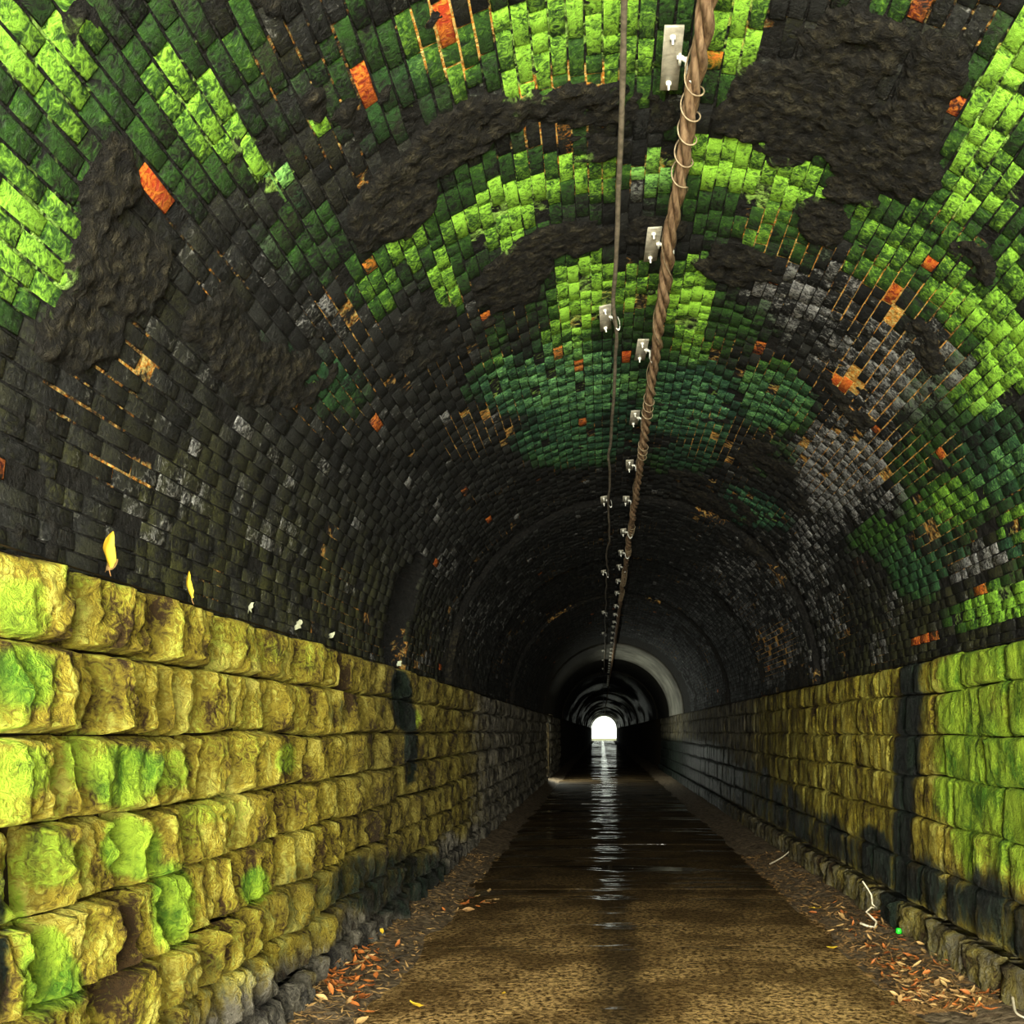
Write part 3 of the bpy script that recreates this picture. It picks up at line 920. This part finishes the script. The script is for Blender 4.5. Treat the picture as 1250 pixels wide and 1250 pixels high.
bolt_v, bolt_q = join([tube(np.array([[0, 0, .0], [0, 0, -.012], [0, 0, -.0125]]), [.014, .014, .002], 6), tube(np.array([[0, 0, -.012], [0, 0, -.034], [0, 0, -.0345]]), [.006, .006, .001], 6)])
cl = [tube(np.array([[-.015, 0, -.012], [.03, 0, -.016], [.062, 0, -.03]]), .011, 6)]
cl.append(box(.01, 0, -.020, .022, .05, .03))
cl.append(box(.060, .01, -.045, .02, .055, .05))
clamp_v, clamp_q = join(cl)
hook_v, hook_q = tube(np.array([[.062 + .055 + .055 * math.cos(t), .02, -.055 + .052 * math.sin(t)] for t in np.linspace(math.pi, 2.25 * math.pi, 12)]), .007, 6)
pv, pq = box(0, 0, -.006, PW, PL, .012)


def bracket(x, y, reach, label, group, full):
    z = crown_z(x, y) - .055
    b = thing('cable_bracket', label, 'bracket', (x, y, z), group)
    b.rotation_euler = (0, math.asin((x - XC) / RAD) + float(R.normal(0, .04)), float(R.normal(0, .02)))
    for nm, v, q, m in (('plate', pv, pq, M_PLATE), ('clamp', clamp_v, clamp_q, M_CLAMP)) + ((('hook', hook_v, hook_q, M_CLAMP),) if full else ()):
        o = bpy.data.objects.new(nm, mesh_cached(nm, v, q, m))
        COL.objects.link(o)
        o.parent = b
        if nm != 'plate':
            o.location = (PW / 2 - .012, -.10 + PL / 2 - .12, 0)
            o.scale = (reach, 1, 1)
    for sgn in (-1, 1):
        o = bpy.data.objects.new('bolt', mesh_cached('bolt', bolt_v, bolt_q, M_CLAMP))
        COL.objects.link(o)
        o.parent = b
        o.location = (-.004, sgn * .145, -.012)


n = 0
y = 4.25
while y < 62:
    if n < 10:
        bracket(.30, y, .55, ORD[n] + ' grey bolted plate from the camera beside the thick brown cable', 'brackets of the thick cable', True)
    else:
        bracket(.30, y, .55, 'tiny bracket plate far down the line of the thick cable, past the tenth', 'brackets of the thick cable', False)
    y += 1.62
    n += 1
n = 0
y = 6.85
while y < 50:
    if n < 5:
        bracket(.022, y, .35, ORD[n] + ' bolted plate from the camera beside the thin wavy cable', 'brackets of the thin cable', True)
    else:
        bracket(.022, y, .35, 'tiny bracket plate far down the line of the thin cable, past the fifth', 'brackets of the thin cable', False)
    y += 5.4
    n += 1


# ------------------------------------------------------------------ leaves, twigs and scraps
def leaf_mesh(name, L, W, curl, fold, mat, seed):
    rs = np.random.default_rng(seed)
    n = 8
    t = np.linspace(0, 1, n)
    w = W * np.sin(np.pi * np.clip(t, .02, .98)) ** .8 * (1 - .35 * t)
    X = np.stack([-w, -w * .45, w * 0, w * .45, w], -1)
    tt = np.repeat(t[:, None], 5, 1)
    Yv = (tt - .5) * L
    Zv = curl * (tt - .5) ** 2 * 4 * L + fold * np.abs(X) + rs.normal(0, .0022, X.shape) + .004
    Xv = X + .12 * W * np.sin(tt * 4 + seed)
    v = np.stack([Xv, Yv, Zv], -1).reshape(-1, 3)
    bot = v.copy()
    bot[:, 2] -= .0012
    g = grid_quads(n, 5)
    q = np.concatenate([g[:, ::-1], g + len(v)])
    sv, sq = tube(np.array([[Xv[0, 2], -.5 * L - .25 * L, Zv[0, 2] + .006], [Xv[0, 2], -.5 * L - .1 * L, Zv[0, 2]], [Xv[0, 2], -.48 * L, Zv[0, 2]]]), .0012, 4)
    me = mesh_np(name, np.concatenate([v, bot]), q)
    me.materials.append(mat)
    ms = mesh_np('stem', sv, sq)
    ms.materials.append(M_STEM)
    return me, ms


LEAVES = {}
for nm, mt in (('b', M_LEAF_B), ('t', M_LEAF_T), ('y', M_LEAF_Y)):
    LEAVES[nm] = [leaf_mesh('blade', .075 + .045 * R.random(), .013 + .016 * R.random(),   .02 + .16 * R.random(), .2 + .5 * R.random(), mt, k) for k in range(6)]


def leaf(x, y, z, kind, label, group=None, tilt=.35, scale=1.0, rot=None):
    bl, st = LEAVES[kind][int(R.integers(0, 6))]
    e = bpy.data.objects.new('dry_leaf', bl)
    e.location = (x, y, z)
    e.rotation_euler = rot or (float(R.normal(0, tilt)), float(R.normal(0, tilt)), float(R.random() * 6.283))
    e.scale = (scale,) * 3
    COL.objects.link(e)
    tag(e, label, 'leaf', group)
    s_ = bpy.data.objects.new('stem', st)
    COL.objects.link(s_)
    s_.parent = e
    return e


def vz(x, y):
    return float(verge_z(np.array([x]), np.array([y]))[0])


def ground_xy(px, py, z=.03):
    y = F * (CH - z) / (py - VY)
    return (px - VX) * y / F, y


def scatter(n, pts, sx, sy, label, group, kinds='bbt', stack=.05):
    for k in range(n):
        cx, cy = pts[k % len(pts)]
        x, y = ground_xy(cx + R.normal(0, sx), cy + R.normal(0, sy))
        x = min(max(x, -1.93), 2.60)
        z = (vz(x, y) if (x < -1.5 or x > 2.0) else .0) + .010 + R.random() * stack
        leaf(x, y, z, kinds[int(R.integers(0, len(kinds)))], label, group, .35, .62 + .35 * R.random() if cx > 900 else .8 + .3 * R.random())


scatter(110, [(430, 1180), (440, 1195), (415, 1200), (455, 1170), (425, 1215), (400, 1190)], 16, 11, 'dry rust brown leaf in the heap against the foot of the left wall', 'leaves heaped at the left wall', 'bbbt', .05)
scatter(26, [(370, 1225), (360, 1235), (385, 1215)], 13, 5, 'small pale tan leaf strewn on the left gutter below the heap', 'tan leaves in the left gutter', 't', .015)
scatter(70, [(1110, 1175), (1095, 1185), (1125, 1190), (1080, 1165)], 16, 7, 'rust and tan leaf strewn in the middle of the right verge', 'leaves in the middle of the right verge', 'bt', .025)
scatter(90, [(1130, 1215), (1160, 1222), (1190, 1230), (1110, 1210)], 20, 8, 'rust or tan leaf strewn on the near end of the right verge', 'leaves at the near end of the right verge', 'btt', .025)
scatter(40, [(1030, 1120), (1050, 1135), (1015, 1108), (1070, 1150)], 12, 6, 'small leaf on the far stretch of the right verge', 'leaves on the far right verge', 'btt', .02)
scatter(14, [(1075, 1122), (1068, 1124)], 6, 3, 'red brown leaf in the tuft by the plinth under the bent white twig', 'leaves by the bent white twig', 'b', .05)
scatter(14, [(580, 1100), (600, 1095), (560, 1110)], 12, 4, 'small leaf lying along the left gutter beyond the heap', 'leaves far along the left gutter', 'bt', .012)

for px_, py_, kd, lab in ((466, 1146, 'y', 'bright yellow leaf against the foot of the left wall above the leaf heap'), (484, 1146, 't', 'pale pink tan leaf beside the bright yellow one at the left wall'), (508, 1226, 'y', 'yellow leaf lying on the wet road near the left gutter'),
                          (615, 1211, 'y', 'yellow leaf lying alone in the lower middle of the road'), (372, 1203, 'b', 'curled brown leaf touching the left wall below the heap'), (1016, 1156, 'y', 'yellow leaf on the road at the edge of the right verge'), (995, 1107, 'y', 'small yellow leaf at the far edge of the right verge'),
                          (597, 1098, 't', 'tan leaf on the road edge far along the left gutter')):
    x, y = ground_xy(px_, py_)
    zz_ = (vz(x, y) if (x < -1.5 or x > 2.0) else .004) + .012
    leaf(x, y, zz_ + (.03 if py_ < 1150 and px_ < 500 else 0), kd, lab, None, .15, 1.15)


def wall_pt(px, z_off=0.0, x=XL + .05):
    y = F * x / (px - VX)
    return y


# leaf standing on the ledge of the left wall, and the ones stuck to the bricks past it
def arch_pt(px, py, inset=.02):
    """Point of the vault or wall face on a photograph ray (numeric search along the ray)."""
    dx, dz = (px - VX) / F, -(py - VY) / F
    y = 2.0
    while y < 60:
        x, z = dx * y, CH + dz * y
        if z > ZS:
            if math.hypot(x - XC, z - ZS) > RAD - inset:
                break
        elif x < XL + inset or x > XR - inset:
            break
        y += .01
    return x, y, z


x, y, z = arch_pt(130, 672, .05)
leaf(x, y, z, 'y', 'crumpled yellow leaf standing on the ledge of the left stone wall', None, 0, 1.5, (math.radians(80), .3, math.radians(70)))
x, y, z = arch_pt(134, 690, .05)
leaf(x, y, z, 't', 'pale curled leaf under the crumpled yellow one on the left ledge', None, 0, .8, (math.radians(70), .9, math.radians(60)))
x, y, z = arch_pt(228, 714, .05)
leaf(x, y, z, 'y', 'thin upright olive yellow leaf stuck to the lowest bricks over the left wall', None, 0, 1.2, (math.radians(85), 0, math.radians(80)))


def scrap(px, py, w, h, label, seed):
    x, y, z = arch_pt(px, py, .03)
    rs = np.random.default_rng(seed)
    n = 5
    T, U = np.meshgrid(np.linspace(-.5, .5, n), np.linspace(-.5, .5, n), indexing='ij')
    Yv, Zv = T * w + rs.normal(0, .004, T.shape), U * h + rs.normal(0, .004, T.shape)
    Xv = .02 * T ** 2 + rs.normal(0, .004, T.shape)
    v = np.stack([Xv, Yv, Zv], -1).reshape(-1, 3)
    b = v - np.array([.002, 0, 0])
    g = grid_quads(n, n, True)
    o = link('paper_scrap', mesh_np('paper_scrap', np.concatenate([v, b]), np.concatenate([g, g[:, ::-1] + n * n])), M_PAPER)
    o.location = (x, y, z)
    o.rotation_euler = (0, .2, 0.5)
    return tag(o, label, 'scrap')


scrap(305, 742, .13, .05, 'pale crumpled scrap on the bricks just above the left stone wall', 1)
scrap(363, 763, .20, .06, 'larger pale scrap past the first on the ledge of the left wall', 2)
scrap(404, 776, .15, .04, 'small grey green scrap at the ledge beyond the two pale ones', 3)
scrap(487, 810, .14, .05, 'white scrap at the foot of the dark recess in the left haunch', 4)


def twig(name, pxs, rad, mat, label, lift=.02, cat='twig', shoots=()):
    pts = []
    for a, b, h in pxs:
        x, y = ground_xy(a, b, .05)
        pts.append((x, y, (vz(x, y) if (x < -1.5 or x > 2.0) else 0) + h))
    p = np.array(pts)
    t = np.linspace(0, len(p) - 1, len(p) * 5)
    i = np.clip(t.astype(int), 0, len(p) - 2)
    f = (t - i)[:, None]
    pm = lambda k: p[np.clip(k, 0, len(p) - 1)]
    sm = .5 * ((2 * pm(i)) + (pm(i + 1) - pm(i - 1)) * f + (2 * pm(i - 1) - 5 * pm(i) + 4 * pm(i + 1) - pm(i + 2)) * f ** 2 + (3 * pm(i) - pm(i - 1) - 3 * pm(i + 1) + pm(i + 2)) * f ** 3)
    v, q = tube(sm, np.linspace(rad, rad * .55, len(sm)), 6)
    return tag(link(name, mesh_np(name, v, q), mat, None, None, True), label, cat)


# bent white twig leaning on the plinth: its foot on the verge, its tip against the stone
bx_, by_ = ground_xy(1066, 1132, .05)
p = np.array([(-.10, .05, .03), (-.06, -.02, .02), (.0, -.04, .01), (.03, .0, .05), (-.02, .03, .10), (-.05, .05, .13), (.0, .06, .17), (.05, .08, .16), (.01, .07, .20), (.0, .06, .28), (-.03, .08, .34), (-.07, .1, .40)])
p = p + np.array([bx_, by_, vz(bx_, by_) + .005])
v, q = tube(p, np.linspace(.011, .007, len(p)), 6)
tag(link('bent_twig', mesh_np('bent_twig', v, q), M_TWIG, None, None, True), 'bleached white twig, looped and bent, propped at the right plinth', 'twig')
twig('fallen_stick', [(940, 1053, .02), (955, 1049, .05), (967, 1046, .09)], .012, M_TWIG, 'thin pale stick leaning on the foot of the right wall far along the verge')
twig('root_end', [(1236, 1232, .06), (1240, 1244, .03), (1252, 1250, .03)], .010, M_TWIG, 'tan root end at the corner where the right plinth meets the verge')
twig('dark_stick', [(470, 1177, .03), (482, 1170, .05), (498, 1161, .03)], .008, M_DARKTWIG, 'dark stick lying beside the leaf heap at the left wall')
gx, gy = ground_xy(1097, 1137, .08)
v, q = box(0, 0, 0, .042, .04, .05, .2)
g = link('plastic_bit', mesh_np('plastic_bit', v, q), M_GREENBIT)
g.location = (gx, gy, vz(gx, gy) + .028)
g.rotation_euler = (.1, .1, .4)
tag(g, 'tiny bright green plastic cube at the foot of the right plinth', 'litter')

# crumbs of leaf and twig too small to count on the two verges
for side_, lab in ((-1, 'left'), (1, 'right')):
    parts = []
    for k in range(1500 if side_ < 0 else 3800):
        if side_ < 0:
            y = 5.5 + 9 * R.random() ** 1.6
            x = -1.90 + .44 * R.random() ** 1.4
        else:
            y = 6.3 + 8 * R.random() ** 2.0
            x = 1.98 + .58 * R.random()
        z = vz(x, y) + .006
        L_, W_ = .012 + .04 * R.random(), .003 + .006 * R.random()
        a = R.random() * 6.283
        d1, d2 = np.array([math.cos(a), math.sin(a), R.normal(0, .2)]) * L_, np.array([-math.sin(a), math.cos(a), R.normal(0, .3)]) * W_
        c0 = np.array([x, y, z])
        parts.append(np.array([c0 - d1, c0 - d2, c0 + d1, c0 + d2]))
    v = np.concatenate(parts)
    o = link('leaf_litter', mesh_np('leaf_litter', v, np.arange(len(v)).reshape(-1, 4)), M_LEAF_T, None, 'stuff')
    tag(o, 'fine crumbs of dry leaf and twig strewn along the ' + lab + ' verge of the road', 'litter')
